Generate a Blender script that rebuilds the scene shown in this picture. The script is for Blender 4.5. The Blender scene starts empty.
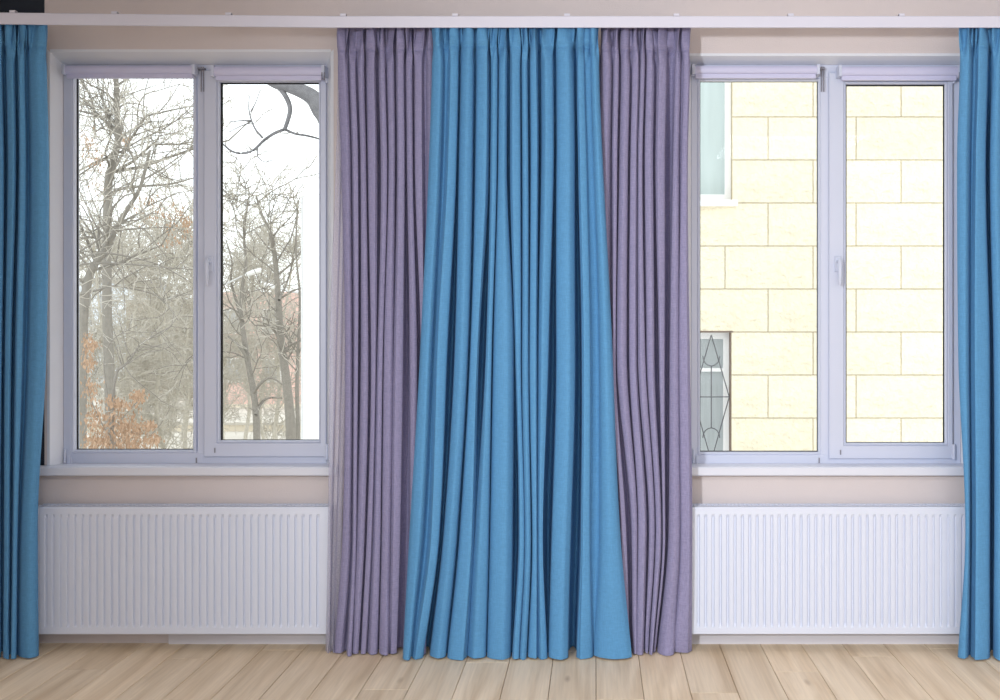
import bpy, math, random
import numpy as np
from mathutils import Vector, Matrix

sc = bpy.context.scene
col = sc.collection
# ------------------------------------------------------------------ camera
F, CX, CY, H = 1012.0, 596.0, 325.0, 1.445      # focal length in px, principal point, eye height
cam = bpy.data.cameras.new('camera')
cam.sensor_width = 36.0
cam.lens = 36.0 * F / 1000.0
cam.shift_x = (500 - CX) / 1000.0
cam.shift_y = (CY - 350) / 1000.0
cam.clip_end = 400
camo = bpy.data.objects.new('camera', cam)
col.objects.link(camo)
camo.location = (0, 0, H)
camo.rotation_euler = (math.radians(90), 0, 0)
sc.camera = camo
# ------------------------------------------------------------------ world, lamps, exposure
w = bpy.data.worlds.new('overcast_sky'); sc.world = w; w.use_nodes = True
w.node_tree.nodes['Background'].inputs[0].default_value = (0.95, 0.98, 1.0, 1)
w.node_tree.nodes['Background'].inputs[1].default_value = 1.95

def aim(o, target):
    d = Vector(target) - o.location
    o.rotation_euler = d.to_track_quat('-Z', 'Y').to_euler()

ld = bpy.data.lights.new('studio_lamp', 'SPOT')
ld.energy = 720; ld.spot_size = math.radians(88); ld.spot_blend = 1.0
ld.shadow_soft_size = 0.16; ld.color = (0.92, 0.965, 1.0)
lo = bpy.data.objects.new('studio_lamp', ld); col.objects.link(lo)
lo.location = (-1.65, -0.7, 2.0); aim(lo, (2.3, 4.6, 1.15))
for i, (lx, ly) in enumerate(((-0.2, -0.2), (1.8, -0.2))):  # unseen fill lamps, added under the ceiling to brighten floor and walls
    ld = bpy.data.lights.new('overhead_fill_light', 'AREA')
    ld.shape = 'RECTANGLE'; ld.size = 1.2; ld.size_y = 1.2; ld.energy = 54; ld.color = (0.93, 0.97, 1.0)
    lo = bpy.data.objects.new('overhead_fill_light', ld); col.objects.link(lo)
    lo.location = (lx, ly, 3.12)
# added fill lamp in front of the windowless back wall, to lift the room
ld = bpy.data.lights.new('rear_fill_light', 'AREA')
ld.shape = 'RECTANGLE'; ld.size = 2.6; ld.size_y = 1.7; ld.energy = 34; ld.color = (0.92, 0.97, 1.0)
lo = bpy.data.objects.new('rear_fill_light', ld); col.objects.link(lo)
lo.location = (0.9, -2.55, 1.6); aim(lo, (0.9, 4.6, 1.6))
vs = sc.view_settings
vs.view_transform = 'Standard'; vs.look = 'None'; vs.gamma = 1.0; vs.use_curve_mapping = False
vs.exposure = 0.0
sc.cycles.use_denoising = True
sc.cycles.max_bounces = 10
sc.cycles.diffuse_bounces = 5
sc.cycles.transparent_max_bounces = 16

YW = 4.60                                         # inner face of the window wall

def W(px, py, Y):
    """point at distance Y from the eye in the direction of a pixel"""
    return ((px - CX) * Y / F, Y, H - (py - CY) * Y / F)
def WX(px, Y): return (px - CX) * Y / F
def WZ(py, Y): return H - (py - CY) * Y / F

# ------------------------------------------------------------------ materials
def srgb(r, g, b):
    f = lambda c: (c / 255 / 12.92) if c / 255 <= 0.04045 else ((c / 255 + 0.055) / 1.055) ** 2.4
    return (f(r), f(g), f(b), 1)

def base_mat(name):
    m = bpy.data.materials.new(name); m.use_nodes = True
    nt = m.node_tree; b = nt.nodes['Principled BSDF']
    return m, nt, b

def N(nt, t, **kw):
    n = nt.nodes.new(t)
    for k, v in kw.items(): setattr(n, k, v)
    return n

def mat(name, c, rough=0.5, spread=0.06, scale=6.0, bump=0.0, bscale=60.0, spec=0.4, stretch=(1, 1, 1), rand=0.0, metal=0.0, bdist=.01):
    """plain surface: colour with a soft noise variation and fine relief"""
    m, nt, b = base_mat(name)
    tc = N(nt, 'ShaderNodeTexCoord'); mp = N(nt, 'ShaderNodeMapping'); mp.inputs['Scale'].default_value = stretch
    nt.links.new(tc.outputs['Object'], mp.inputs[0])
    no = N(nt, 'ShaderNodeTexNoise'); no.inputs['Scale'].default_value = scale; no.inputs['Detail'].default_value = 4
    nt.links.new(mp.outputs[0], no.inputs['Vector'])
    mx = N(nt, 'ShaderNodeMix', data_type='RGBA')
    mx.inputs[6].default_value = tuple(x * (1 - spread) for x in c[:3]) + (1,)
    mx.inputs[7].default_value = tuple(min(1, x * (1 + spread)) for x in c[:3]) + (1,)
    nt.links.new(no.outputs[0], mx.inputs[0])
    out = mx.outputs[2]
    if rand:
        oi = N(nt, 'ShaderNodeObjectInfo'); hs = N(nt, 'ShaderNodeHueSaturation')
        mr = N(nt, 'ShaderNodeMapRange'); mr.inputs[3].default_value = 1 - rand; mr.inputs[4].default_value = 1 + rand
        nt.links.new(oi.outputs['Random'], mr.inputs[0]); nt.links.new(mr.outputs[0], hs.inputs['Value'])
        nt.links.new(out, hs.inputs['Color']); out = hs.outputs[0]
    nt.links.new(out, b.inputs['Base Color'])
    b.inputs['Roughness'].default_value = rough; b.inputs['Specular IOR Level'].default_value = spec
    b.inputs['Metallic'].default_value = metal
    if bump:
        n2 = N(nt, 'ShaderNodeTexNoise'); n2.inputs['Scale'].default_value = bscale; n2.inputs['Detail'].default_value = 5
        nt.links.new(mp.outputs[0], n2.inputs['Vector'])
        bp = N(nt, 'ShaderNodeBump'); bp.inputs['Strength'].default_value = bump; bp.inputs['Distance'].default_value = bdist
        nt.links.new(n2.outputs[0], bp.inputs['Height']); nt.links.new(bp.outputs[0], b.inputs['Normal'])
    return m

def fabric(name, c, sheen=0.25, fine=0.10):
    m, nt, b = base_mat(name)
    tc = N(nt, 'ShaderNodeTexCoord')
    mp = N(nt, 'ShaderNodeMapping'); mp.inputs['Scale'].default_value = (300, 300, 40)
    nt.links.new(tc.outputs['Object'], mp.inputs[0])
    n1 = N(nt, 'ShaderNodeTexNoise'); n1.inputs['Scale'].default_value = 1.0; n1.inputs['Detail'].default_value = 3
    nt.links.new(mp.outputs[0], n1.inputs['Vector'])
    mp2 = N(nt, 'ShaderNodeMapping'); mp2.inputs['Scale'].default_value = (40, 40, 420)
    nt.links.new(tc.outputs['Object'], mp2.inputs[0])
    n2 = N(nt, 'ShaderNodeTexNoise'); n2.inputs['Scale'].default_value = 1.0; n2.inputs['Detail'].default_value = 3
    nt.links.new(mp2.outputs[0], n2.inputs['Vector'])
    ad = N(nt, 'ShaderNodeMath', operation='ADD'); nt.links.new(n1.outputs[0], ad.inputs[0]); nt.links.new(n2.outputs[0], ad.inputs[1])
    mr = N(nt, 'ShaderNodeMapRange'); mr.inputs[1].default_value = 0.7; mr.inputs[2].default_value = 1.3
    nt.links.new(ad.outputs[0], mr.inputs[0])
    mx = N(nt, 'ShaderNodeMix', data_type='RGBA')
    mx.inputs[6].default_value = tuple(x * (1 - fine) for x in c[:3]) + (1,)
    mx.inputs[7].default_value = tuple(min(1, x * (1 + fine)) for x in c[:3]) + (1,)
    nt.links.new(mr.outputs[0], mx.inputs[0]); nt.links.new(mx.outputs[2], b.inputs['Base Color'])
    b.inputs['Roughness'].default_value = 0.8; b.inputs['Specular IOR Level'].default_value = 0.25
    b.inputs['Sheen Weight'].default_value = sheen; b.inputs['Sheen Roughness'].default_value = 0.45
    b.inputs['Sheen Tint'].default_value = tuple(0.5 + 0.5 * x for x in c[:3]) + (1,)
    bp = N(nt, 'ShaderNodeBump'); bp.inputs['Strength'].default_value = 0.12; bp.inputs['Distance'].default_value = 0.002
    nt.links.new(ad.outputs[0], bp.inputs['Height']); nt.links.new(bp.outputs[0], b.inputs['Normal'])
    return m

def glass_mat(name, tint=(0.97, 0.985, 0.98, 1), refl=0.05):
    m = bpy.data.materials.new(name); m.use_nodes = True; nt = m.node_tree
    nt.nodes.remove(nt.nodes['Principled BSDF'])
    tr = N(nt, 'ShaderNodeBsdfTransparent'); tr.inputs[0].default_value = tint
    gl = N(nt, 'ShaderNodeBsdfGlossy'); gl.inputs['Roughness'].default_value = 0.02
    lw = N(nt, 'ShaderNodeLayerWeight'); lw.inputs[0].default_value = 0.25
    ml = N(nt, 'ShaderNodeMath', operation='MULTIPLY'); ml.inputs[1].default_value = refl * 5
    nt.links.new(lw.outputs['Fresnel'], ml.inputs[0])
    mx = N(nt, 'ShaderNodeMixShader')
    nt.links.new(ml.outputs[0], mx.inputs[0]); nt.links.new(tr.outputs[0], mx.inputs[1]); nt.links.new(gl.outputs[0], mx.inputs[2])
    nt.links.new(mx.outputs[0], nt.nodes['Material Output'].inputs[0])
    return m

def sheer_mat(name, c, opacity):
    m = bpy.data.materials.new(name); m.use_nodes = True; nt = m.node_tree
    nt.nodes.remove(nt.nodes['Principled BSDF'])
    tr = N(nt, 'ShaderNodeBsdfTransparent')
    df = N(nt, 'ShaderNodeBsdfDiffuse'); df.inputs[0].default_value = c
    tl = N(nt, 'ShaderNodeBsdfTranslucent'); tl.inputs[0].default_value = c
    m1 = N(nt, 'ShaderNodeMixShader'); m1.inputs[0].default_value = 0.3
    nt.links.new(df.outputs[0], m1.inputs[1]); nt.links.new(tl.outputs[0], m1.inputs[2])
    tc = N(nt, 'ShaderNodeTexCoord'); mp = N(nt, 'ShaderNodeMapping'); mp.inputs['Scale'].default_value = (220, 220, 220)
    nt.links.new(tc.outputs['Object'], mp.inputs[0])
    no = N(nt, 'ShaderNodeTexNoise'); no.inputs['Scale'].default_value = 1
    nt.links.new(mp.outputs[0], no.inputs['Vector'])
    mr = N(nt, 'ShaderNodeMapRange'); mr.inputs[3].default_value = opacity - 0.15; mr.inputs[4].default_value = opacity + 0.15
    nt.links.new(no.outputs[0], mr.inputs[0])
    m2 = N(nt, 'ShaderNodeMixShader'); nt.links.new(mr.outputs[0], m2.inputs[0])
    nt.links.new(tr.outputs[0], m2.inputs[1]); nt.links.new(m1.outputs[0], m2.inputs[2])
    nt.links.new(m2.outputs[0], nt.nodes['Material Output'].inputs[0])
    return m

def wood_floor(name):
    m, nt, b = base_mat(name)
    tc = N(nt, 'ShaderNodeTexCoord'); oi = N(nt, 'ShaderNodeObjectInfo')
    mul = N(nt, 'ShaderNodeVectorMath', operation='SCALE'); mul.inputs['Scale'].default_value = 37.0
    cmb = N(nt, 'ShaderNodeCombineXYZ')
    for k in range(3): nt.links.new(oi.outputs['Random'], cmb.inputs[k])
    nt.links.new(cmb.outputs[0], mul.inputs[0])
    add = N(nt, 'ShaderNodeVectorMath', operation='ADD')
    nt.links.new(tc.outputs['Object'], add.inputs[0]); nt.links.new(mul.outputs[0], add.inputs[1])
    mp = N(nt, 'ShaderNodeMapping'); mp.inputs['Scale'].default_value = (14, 1.1, 8)
    nt.links.new(add.outputs[0], mp.inputs[0])
    n1 = N(nt, 'ShaderNodeTexNoise'); n1.inputs['Scale'].default_value = 1.0; n1.inputs['Detail'].default_value = 6; n1.inputs['Distortion'].default_value = 0.6
    nt.links.new(mp.outputs[0], n1.inputs['Vector'])
    mp2 = N(nt, 'ShaderNodeMapping'); mp2.inputs['Scale'].default_value = (110, 3.5, 30)
    nt.links.new(add.outputs[0], mp2.inputs[0])
    n2 = N(nt, 'ShaderNodeTexNoise'); n2.inputs['Scale'].default_value = 1.0; n2.inputs['Detail'].default_value = 3
    nt.links.new(mp2.outputs[0], n2.inputs['Vector'])
    mp3 = N(nt, 'ShaderNodeMapping'); mp3.inputs['Scale'].default_value = (7, 2.2, 7)
    nt.links.new(add.outputs[0], mp3.inputs[0])
    vo = N(nt, 'ShaderNodeTexVoronoi'); vo.inputs['Scale'].default_value = 1.0
    nt.links.new(mp3.outputs[0], vo.inputs['Vector'])
    kn = N(nt, 'ShaderNodeMapRange'); kn.inputs[1].default_value = 0.02; kn.inputs[2].default_value = 0.11; kn.inputs[3].default_value = 0.55; kn.inputs[4].default_value = 0.0
    nt.links.new(vo.outputs['Distance'], kn.inputs[0])
    cr = N(nt, 'ShaderNodeValToRGB'); e = cr.color_ramp.elements
    e[0].position = 0.3; e[0].color = srgb(222, 196, 164); e[1].position = 0.62; e[1].color = srgb(250, 229, 201)
    nt.links.new(n1.outputs[0], cr.inputs[0])
    mx = N(nt, 'ShaderNodeMix', data_type='RGBA', blend_type='MULTIPLY'); mx.inputs[0].default_value = 0.25
    nt.links.new(cr.outputs[0], mx.inputs[6]); nt.links.new(n2.outputs[0], mx.inputs[7])
    mk = N(nt, 'ShaderNodeMix', data_type='RGBA'); mk.inputs[7].default_value = srgb(150, 118, 92)
    nt.links.new(kn.outputs[0], mk.inputs[0]); nt.links.new(mx.outputs[2], mk.inputs[6])
    hs = N(nt, 'ShaderNodeHueSaturation'); mr = N(nt, 'ShaderNodeMapRange'); mr.inputs[3].default_value = 0.93; mr.inputs[4].default_value = 1.08
    nt.links.new(oi.outputs['Random'], mr.inputs[0]); nt.links.new(mr.outputs[0], hs.inputs['Value']); nt.links.new(mk.outputs[2], hs.inputs['Color'])
    nt.links.new(hs.outputs[0], b.inputs['Base Color'])
    b.inputs['Roughness'].default_value = 0.48; b.inputs['Specular IOR Level'].default_value = 0.3
    bp = N(nt, 'ShaderNodeBump'); bp.inputs['Strength'].default_value = 0.1; bp.inputs['Distance'].default_value = 0.003
    nt.links.new(n2.outputs[0], bp.inputs['Height']); nt.links.new(bp.outputs[0], b.inputs['Normal'])
    return m

M = {
 'wall': mat('wall_paint_beige', srgb(207, 198, 199), 0.9, 0.03, 3, 0.15, 180),
 'white_wall': mat('room_paint_white', srgb(225, 222, 222), 0.9, 0.02, 3),
 'navy': mat('wall_paint_navy', srgb(38, 44, 56), 0.85, 0.05, 3, 0.1, 180),
 'reveal': mat('reveal_paint_white', srgb(216, 219, 228), 0.7, 0.02, 4),
 'pvc': mat('pvc_white', srgb(194, 200, 220), 0.32, 0.015, 3, spec=0.5),
 'blind': mat('blind_cassette_white', srgb(196, 196, 224), 0.4, 0.02, 3),
 'gasket': mat('rubber_gasket_black', srgb(22, 22, 25), 0.7, 0.1, 10),
 'hole': mat('fitting_grey_plastic', srgb(128, 128, 140), 0.5, 0.1, 10),
 'sill': mat('sill_white', srgb(210, 213, 226), 0.35, 0.015, 3),
 'rad': mat('radiator_enamel_white', srgb(209, 215, 232), 0.38, 0.012, 3, spec=0.45),
 'rad_dark': mat('radiator_inside_grey', srgb(120, 120, 128), 0.6, 0.05, 8),
 'rail': mat('rail_white', srgb(208, 208, 224), 0.4, 0.015, 3),
 'skirt': mat('baseboard_white', srgb(206, 204, 212), 0.5, 0.03, 4),
 'subfloor': mat('floor_gap_brown', srgb(96, 78, 62), 0.9, 0.1, 8),
 'floor': wood_floor('oak_laminate'),
 'blue': fabric('curtain_fabric_blue', srgb(86, 142, 187), 0.08),
 'lilac': fabric('curtain_fabric_lilac', srgb(136, 132, 165), 0.15, 0.16),
 'sheer': sheer_mat('curtain_fabric_sheer', srgb(192, 190, 212), 0.6),
 'glass': glass_mat('window_glass'),
 'stone': mat('stone_cream', srgb(238, 228, 204), 0.95, 0.13, 11.0, 1.0, 14.0, 0.15, rand=0.03, bdist=.05),
 'mortar': mat('mortar_tan', srgb(188, 176, 152), 0.95, 0.08, 20),
 'ext_white': mat('exterior_paint_white', srgb(244, 244, 244), 0.7, 0.01, 3),
 'ext_pane': mat('exterior_pane_green_white', srgb(184, 197, 196), 0.12, 0.12, 2.5, spec=0.6, stretch=(6, 1, 0.6)),
 'net': mat('net_curtain_grey', srgb(170, 176, 178), 0.8, 0.2, 6, stretch=(6, 1, 0.5)),
 'iron': mat('grille_iron_grey', srgb(92, 92, 96), 0.6, 0.1, 20),
 'lintel': mat('window_edge_brown', srgb(120, 104, 92), 0.9, 0.1, 20),
 'bark': mat('bark_grey', srgb(146, 141, 134), 0.95, 0.25, 14, 0.6, 30, 0.1),
 'bark_dark': mat('bark_dark_grey', srgb(124, 123, 126), 0.95, 0.35, 25, 0.6, 40, 0.1),
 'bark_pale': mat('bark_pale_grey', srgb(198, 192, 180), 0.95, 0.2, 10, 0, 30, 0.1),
 'twig': mat('twig_pale', srgb(196, 190, 180), 0.95, 0.25, 6, 0, 30, 0.1),
 'leaf': mat('dead_leaf_brown', srgb(178, 150, 126), 0.8, 0.35, 9, 0, 30, 0.2),
 'snow': mat('ground_pale', srgb(202, 196, 186), 0.95, 0.12, 0.4),
 'pink': mat('plaster_pink', srgb(228, 194, 184), 0.95, 0.08, 0.6),
 'cream': mat('plaster_cream', srgb(226, 216, 198), 0.95, 0.06, 0.6),
 'taupe': mat('plaster_taupe', srgb(172, 162, 148), 0.95, 0.08, 0.6),
 'paleblue': mat('plaster_pale_blue', srgb(226, 232, 240), 0.95, 0.05, 0.6),
 'farglass': mat('far_window_glass', srgb(176, 176, 176), 0.3, 0.1, 1.0),
 'roofing': mat('roof_grey', srgb(150, 146, 146), 0.9, 0.1, 2),
 'lamp_grey': mat('lamp_metal_pale', srgb(214, 214, 214), 0.5, 0.05, 5),
}

# ------------------------------------------------------------------ mesh helpers
class MB:
    def __init__(self): self.v = []; self.f = []; self.sm = []
    def add(self, vs, fs, smooth=False):
        o = len(self.v); self.v += [tuple(p) for p in vs]
        self.f += [tuple(i + o for i in f) for f in fs]; self.sm += [smooth] * len(fs)
        return self
    def box(self, x0, x1, y0, y1, z0, z1):
        vs = [(x, y, z) for x in (x0, x1) for y in (y0, y1) for z in (z0, z1)]
        return self.add(vs, [(0,1,3,2),(4,6,7,5),(0,4,5,1),(2,3,7,6),(0,2,6,4),(1,5,7,3)])
    def frame(self, x0, x1, z0, z1, l, r, b, t, y0, y1, ch=0.0):
        """rectangular ring with a mitred chamfer on its room-side edges (y0 is the room side)"""
        def ring(yy, d_out, d_in):
            o = [(x0+d_out, yy, z0+d_out), (x1-d_out, yy, z0+d_out), (x1-d_out, yy, z1-d_out), (x0+d_out, yy, z1-d_out)]
            i = [(x0+l-d_in, yy, z0+b-d_in), (x1-r+d_in, yy, z0+b-d_in), (x1-r+d_in, yy, z1-t+d_in), (x0+l-d_in, yy, z1-t+d_in)]
            return o, i
        o1, i1 = ring(y1, 0, 0); o0, i0 = ring(y0 + ch, 0, 0); oc, ic = ring(y0, ch, -0 - ch if False else -ch)
        # chamfer narrows the front face: outer edge moves in, inner edge moves out of the opening
        ic = [(x0+l-ch, y0, z0+b-ch), (x1-r+ch, y0, z0+b-ch), (x1-r+ch, y0, z1-t+ch), (x0+l-ch, y0, z1-t+ch)]
        loops = [i1, o1, o0, oc, ic, i0]
        vs = sum(loops, []); fs = []
        n = len(loops)
        for a in range(n):
            bq = (a + 1) % n
            for k in range(4):
                k2 = (k + 1) % 4
                fs.append((a*4+k, a*4+k2, bq*4+k2, bq*4+k))
        return self.add(vs, fs)
    def cyl(self, p0, p1, r0, r1=None, n=10, cap=True, smooth=True):
        r1 = r0 if r1 is None else r1
        p0 = Vector(p0); p1 = Vector(p1); d = (p1 - p0).normalized()
        a = d.orthogonal().normalized(); b = d.cross(a)
        vs = []
        for p, r in ((p0, r0), (p1, r1)):
            for k in range(n):
                t = 2 * math.pi * k / n
                vs.append(p + a * (r * math.cos(t)) + b * (r * math.sin(t)))
        self.add(vs, [(k, (k+1) % n, n + (k+1) % n, n + k) for k in range(n)], smooth)
        if cap: self.add(vs, [tuple(range(n))[::-1], tuple(range(n, 2*n))])
        return self
    def tube(self, pts, radii, n=5, smooth=True):
        P = np.array(pts, float); R = np.array(radii, float)
        T = np.gradient(P, axis=0); T /= (np.linalg.norm(T, axis=1)[:, None] + 1e-9)
        ref = np.array([0.31, 0.83, 0.47]) if abs(T[0] @ np.array([0.31, 0.83, 0.47])) < 0.9 else np.array([1.0, 0, 0])
        A = np.cross(T, ref); A /= (np.linalg.norm(A, axis=1)[:, None] + 1e-9); B = np.cross(T, A)
        th = np.arange(n) * 2 * math.pi / n
        V = P[:, None, :] + R[:, None, None] * (A[:, None, :] * np.cos(th)[None, :, None] + B[:, None, :] * np.sin(th)[None, :, None])
        m = len(P); V = V.reshape(-1, 3)
        fs = [(i*n+k, i*n+(k+1) % n, (i+1)*n+(k+1) % n, (i+1)*n+k) for i in range(m-1) for k in range(n)]
        o = len(self.v); self.v += V.tolist(); self.f += [tuple(q + o for q in f) for f in fs]; self.sm += [smooth] * len(fs)
        return self
    def mesh(self, name, m):
        me = bpy.data.meshes.new(name); me.from_pydata(self.v, [], self.f); me.materials.append(m)
        me.polygons.foreach_set('use_smooth', self.sm); me.update()
        return me
    def build(self, name, m, parent=None):
        o = bpy.data.objects.new(name, self.mesh(name, m)); col.objects.link(o)
        if parent is not None:
            o.parent = parent
            if parent.type == 'EMPTY' or parent.location.length:
                o.matrix_parent_inverse = Matrix.Translation(-world_loc(parent))
        return o

def world_loc(o):
    p = o.location.copy()
    while o.parent is not None: o = o.parent; p += o.location
    return p if True else p

def tag(o, label=None, cat=None, group=None, kind=None):
    if label: o['label'] = label
    if cat: o['category'] = cat
    if group: o['group'] = group
    if kind: o['kind'] = kind
    return o

def thing(name, loc, label, cat=None, group=None, kind=None):
    e = bpy.data.objects.new(name, None); col.objects.link(e); e.location = loc; e.empty_display_size = 0.1
    return tag(e, label, cat, group, kind)

def inst(name, me, parent, loc):
    """another object on shared mesh data, placed in world coordinates under its parent"""
    o = bpy.data.objects.new(name, me); col.objects.link(o)
    if parent is not None:
        o.parent = parent; o.location = Vector(loc) - world_loc(parent)
    else: o.location = loc
    return o

# ------------------------------------------------------------------ room shell
XL, XR, YB, ZC = -3.25, 3.05, -2.6, 3.2
YF = 4.66                                         # room side of the window frames
wins = [  # pixel edges of the opening in the wall face (left, right, top, bottom) and of the frame
    dict(op=(50, 331, 52, 472), fr=(63, 327, 64.5, 465.5), fix=(77, 195, 77, 449.5), mul=(195, 203.5), sash=(203.5, 326, 70, 457), pane=(221, 320, 83, 440), handle=(210, 272)),
    dict(op=(682, 972, 56, 473), fr=(691, 961, 64.5, 465.5), fix=(699.5, 817.5, 82, 451.5), mul=(817.5, 829), sash=(829, 953, 72, 459), pane=(845, 944, 85, 442.5), handle=(838, 272)),
]
for d in wins:
    d['opw'] = (WX(d['op'][0], YW), WX(d['op'][1], YW), WZ(d['op'][3], YW), WZ(d['op'][2], YW))
    d['frw'] = (WX(d['fr'][0], YF), WX(d['fr'][1], YF), WZ(d['fr'][3], YF), WZ(d['fr'][2], YF))

def wall_with_openings(mb, x0, x1, z0, z1, y0, y1, rects):
    xs = sorted({x0, x1, *[r[0] for r in rects], *[r[1] for r in rects]})
    for a, b in zip(xs, xs[1:]):
        mid = (a + b) / 2; hit = [r for r in rects if r[0] < mid < r[1]]
        if hit:
            r = hit[0]; mb.box(a, b, y0, y1, z0, r[2]); mb.box(a, b, y0, y1, r[3], z1)
        else: mb.box(a, b, y0, y1, z0, z1)

mb = MB()
wall_with_openings(mb, XL - 0.2, XR + 0.2, -0.1, ZC + 0.1, YW, YF, [d['opw'] for d in wins])
wall_with_openings(mb, XL - 0.2, XR + 0.2, -0.1, ZC + 0.1, YF, 4.73, [d['frw'] for d in wins])
# outside the frames the masonry opening is wider (outer rebate)
wall_with_openings(mb, XL - 0.2, XR + 0.2, -0.1, ZC + 0.1, 4.73, 4.86, [(d['frw'][0] - .13, d['frw'][1] + .13, d['frw'][2] - .04, d['frw'][3] + .13) for d in wins])
wall = tag(mb.build('wall_front', M['wall']), 'beige painted window wall behind the curtains and radiators', kind='structure')
for d in wins:                                     # splayed white reveals: left, right, head
    ax0, ax1, az0, az1 = d['opw']; bx0, bx1, bz0, bz1 = d['frw']
    e = 0.0015
    MB().add([(ax0, YW-e, az0), (bx0, YF, az0), (bx0, YF, bz1), (ax0, YW-e, az1), (ax0-.012, YW-e, az0), (ax0-.012, YF, az0), (ax0-.012, YF, az1+.012), (ax0-.012, YW-e, az1+.012)],
             [(0,1,2,3), (4,7,6,5), (0,3,7,4), (1,5,6,2), (0,4,5,1), (3,2,6,7)]).build('window_reveal', M['reveal'], wall)
    MB().add([(ax1, YW-e, az0), (ax1, YW-e, az1), (bx1, YF, bz1), (bx1, YF, az0), (ax1+.012, YW-e, az0), (ax1+.012, YW-e, az1+.012), (ax1+.012, YF, az1+.012), (ax1+.012, YF, az0)],
             [(0,1,2,3), (4,7,6,5), (0,4,5,1), (3,2,6,7), (0,3,7,4), (1,5,6,2)]).build('window_reveal', M['reveal'], wall)
    MB().add([(ax0, YW-e, az1), (bx0, YF, bz1), (bx1, YF, bz1), (ax1, YW-e, az1), (ax0, YW-e, az1+.012), (ax0, YF, az1+.012), (ax1, YF, az1+.012), (ax1, YW-e, az1+.012)],
             [(0,1,2,3), (4,7,6,5), (0,3,7,4), (1,5,6,2), (0,4,5,1), (3,2,6,7)]).build('window_reveal', M['reveal'], wall)

o = MB().box(XL, WX(44.5, YW), YW - 0.004, YW + 0.0, WZ(472, YW), ZC).build('trim_1', M['navy'])
tag(o, 'dark navy painted wall panel behind the leftmost blue curtain', kind='structure')
tag(MB().box(XL - 0.2, XL, YB, YW, -0.1, ZC).build('wall_left', M['white_wall']), 'plain pale side wall left of the curtains', kind='structure')
tag(MB().box(XR, XR + 0.2, YB, YW, -0.1, ZC).build('wall_right', M['white_wall']), 'plain pale side wall right of the curtains', kind='structure')
tag(MB().box(XL, XR, YB - 0.2, YB, -0.1, ZC).build('wall_back', M['white_wall']), 'plain pale wall facing the windows', kind='structure')
tag(MB().box(XL, XR, YB, YW, ZC, ZC + 0.15).build('ceiling', M['white_wall']), 'plain white ceiling above the curtain rail', kind='structure')

floor = tag(MB().box(XL, XR, YB, YW, -0.1, -0.012).build('floor', M['subfloor']), 'light oak laminate floor below the curtains', kind='structure')
PW, PL = 0.186, 1.29
def plank_mesh(x0, x1, length):
    mb = MB(); g = 0.0011; c = 0.0018
    a, b, l0, l1 = x0 + g, x1 - g, g, length - g
    vs = [(a, l0, -0.012), (b, l0, -0.012), (b, l1, -0.012), (a, l1, -0.012),
          (a, l0, -c), (b, l0, -c), (b, l1, -c), (a, l1, -c),
          (a + c, l0 + .0004, 0), (b - c, l0 + .0004, 0), (b - c, l1 - .0004, 0), (a + c, l1 - .0004, 0)]
    fs = [(0,3,2,1)] + [(i, (i+1) % 4, 4 + (i+1) % 4, 4 + i) for i in range(4)] + [(4+i, 4+(i+1) % 4, 8+(i+1) % 4, 8+i) for i in range(4)] + [(8,9,10,11)]
    return mb.add(vs, fs).mesh('plank', M['floor'])
rng = random.Random(4)
full = plank_mesh(0, PW, PL)
for k in range(math.floor(XL / PW), math.ceil(XR / PW)):
    x0, x1 = max(k * PW, XL), min((k + 1) * PW, XR)
    y = YB - (k * 0.437 % 1.0) * PL + rng.uniform(-.1, .1)
    while y < YW:
        a, b = max(y, YB), min(y + PL, YW)
        if b - a > 0.01:
            me = full if (b - a > PL - 1e-6 and x1 - x0 > PW - 1e-6) else plank_mesh(0, x1 - x0, b - a)
            inst('plank', me, floor, (x0, a, 0))
        y += PL
# skirting
def skirting(px0, px1, label, name):
    o = MB().box(WX(px0, YW), WX(px1, YW), YW - 0.016, YW, 0.0, 0.05).add(
        [(WX(px0, YW), YW - 0.016, 0.05), (WX(px1, YW), YW - 0.016, 0.05), (WX(px1, YW), YW - .006, 0.058), (WX(px0, YW), YW - .006, 0.058), (WX(px1, YW), YW, .058), (WX(px0, YW), YW, .058)],
        [(0,1,2,3), (3,2,4,5)]).build(name, M['skirt'])
    tag(o, label, kind='structure')
skirting(170, 690, 'low white baseboard below the left radiator and curtains', 'baseboard_left')
skirting(690.5, 1130, 'low white baseboard below the right radiator', 'baseboard_right')

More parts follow.
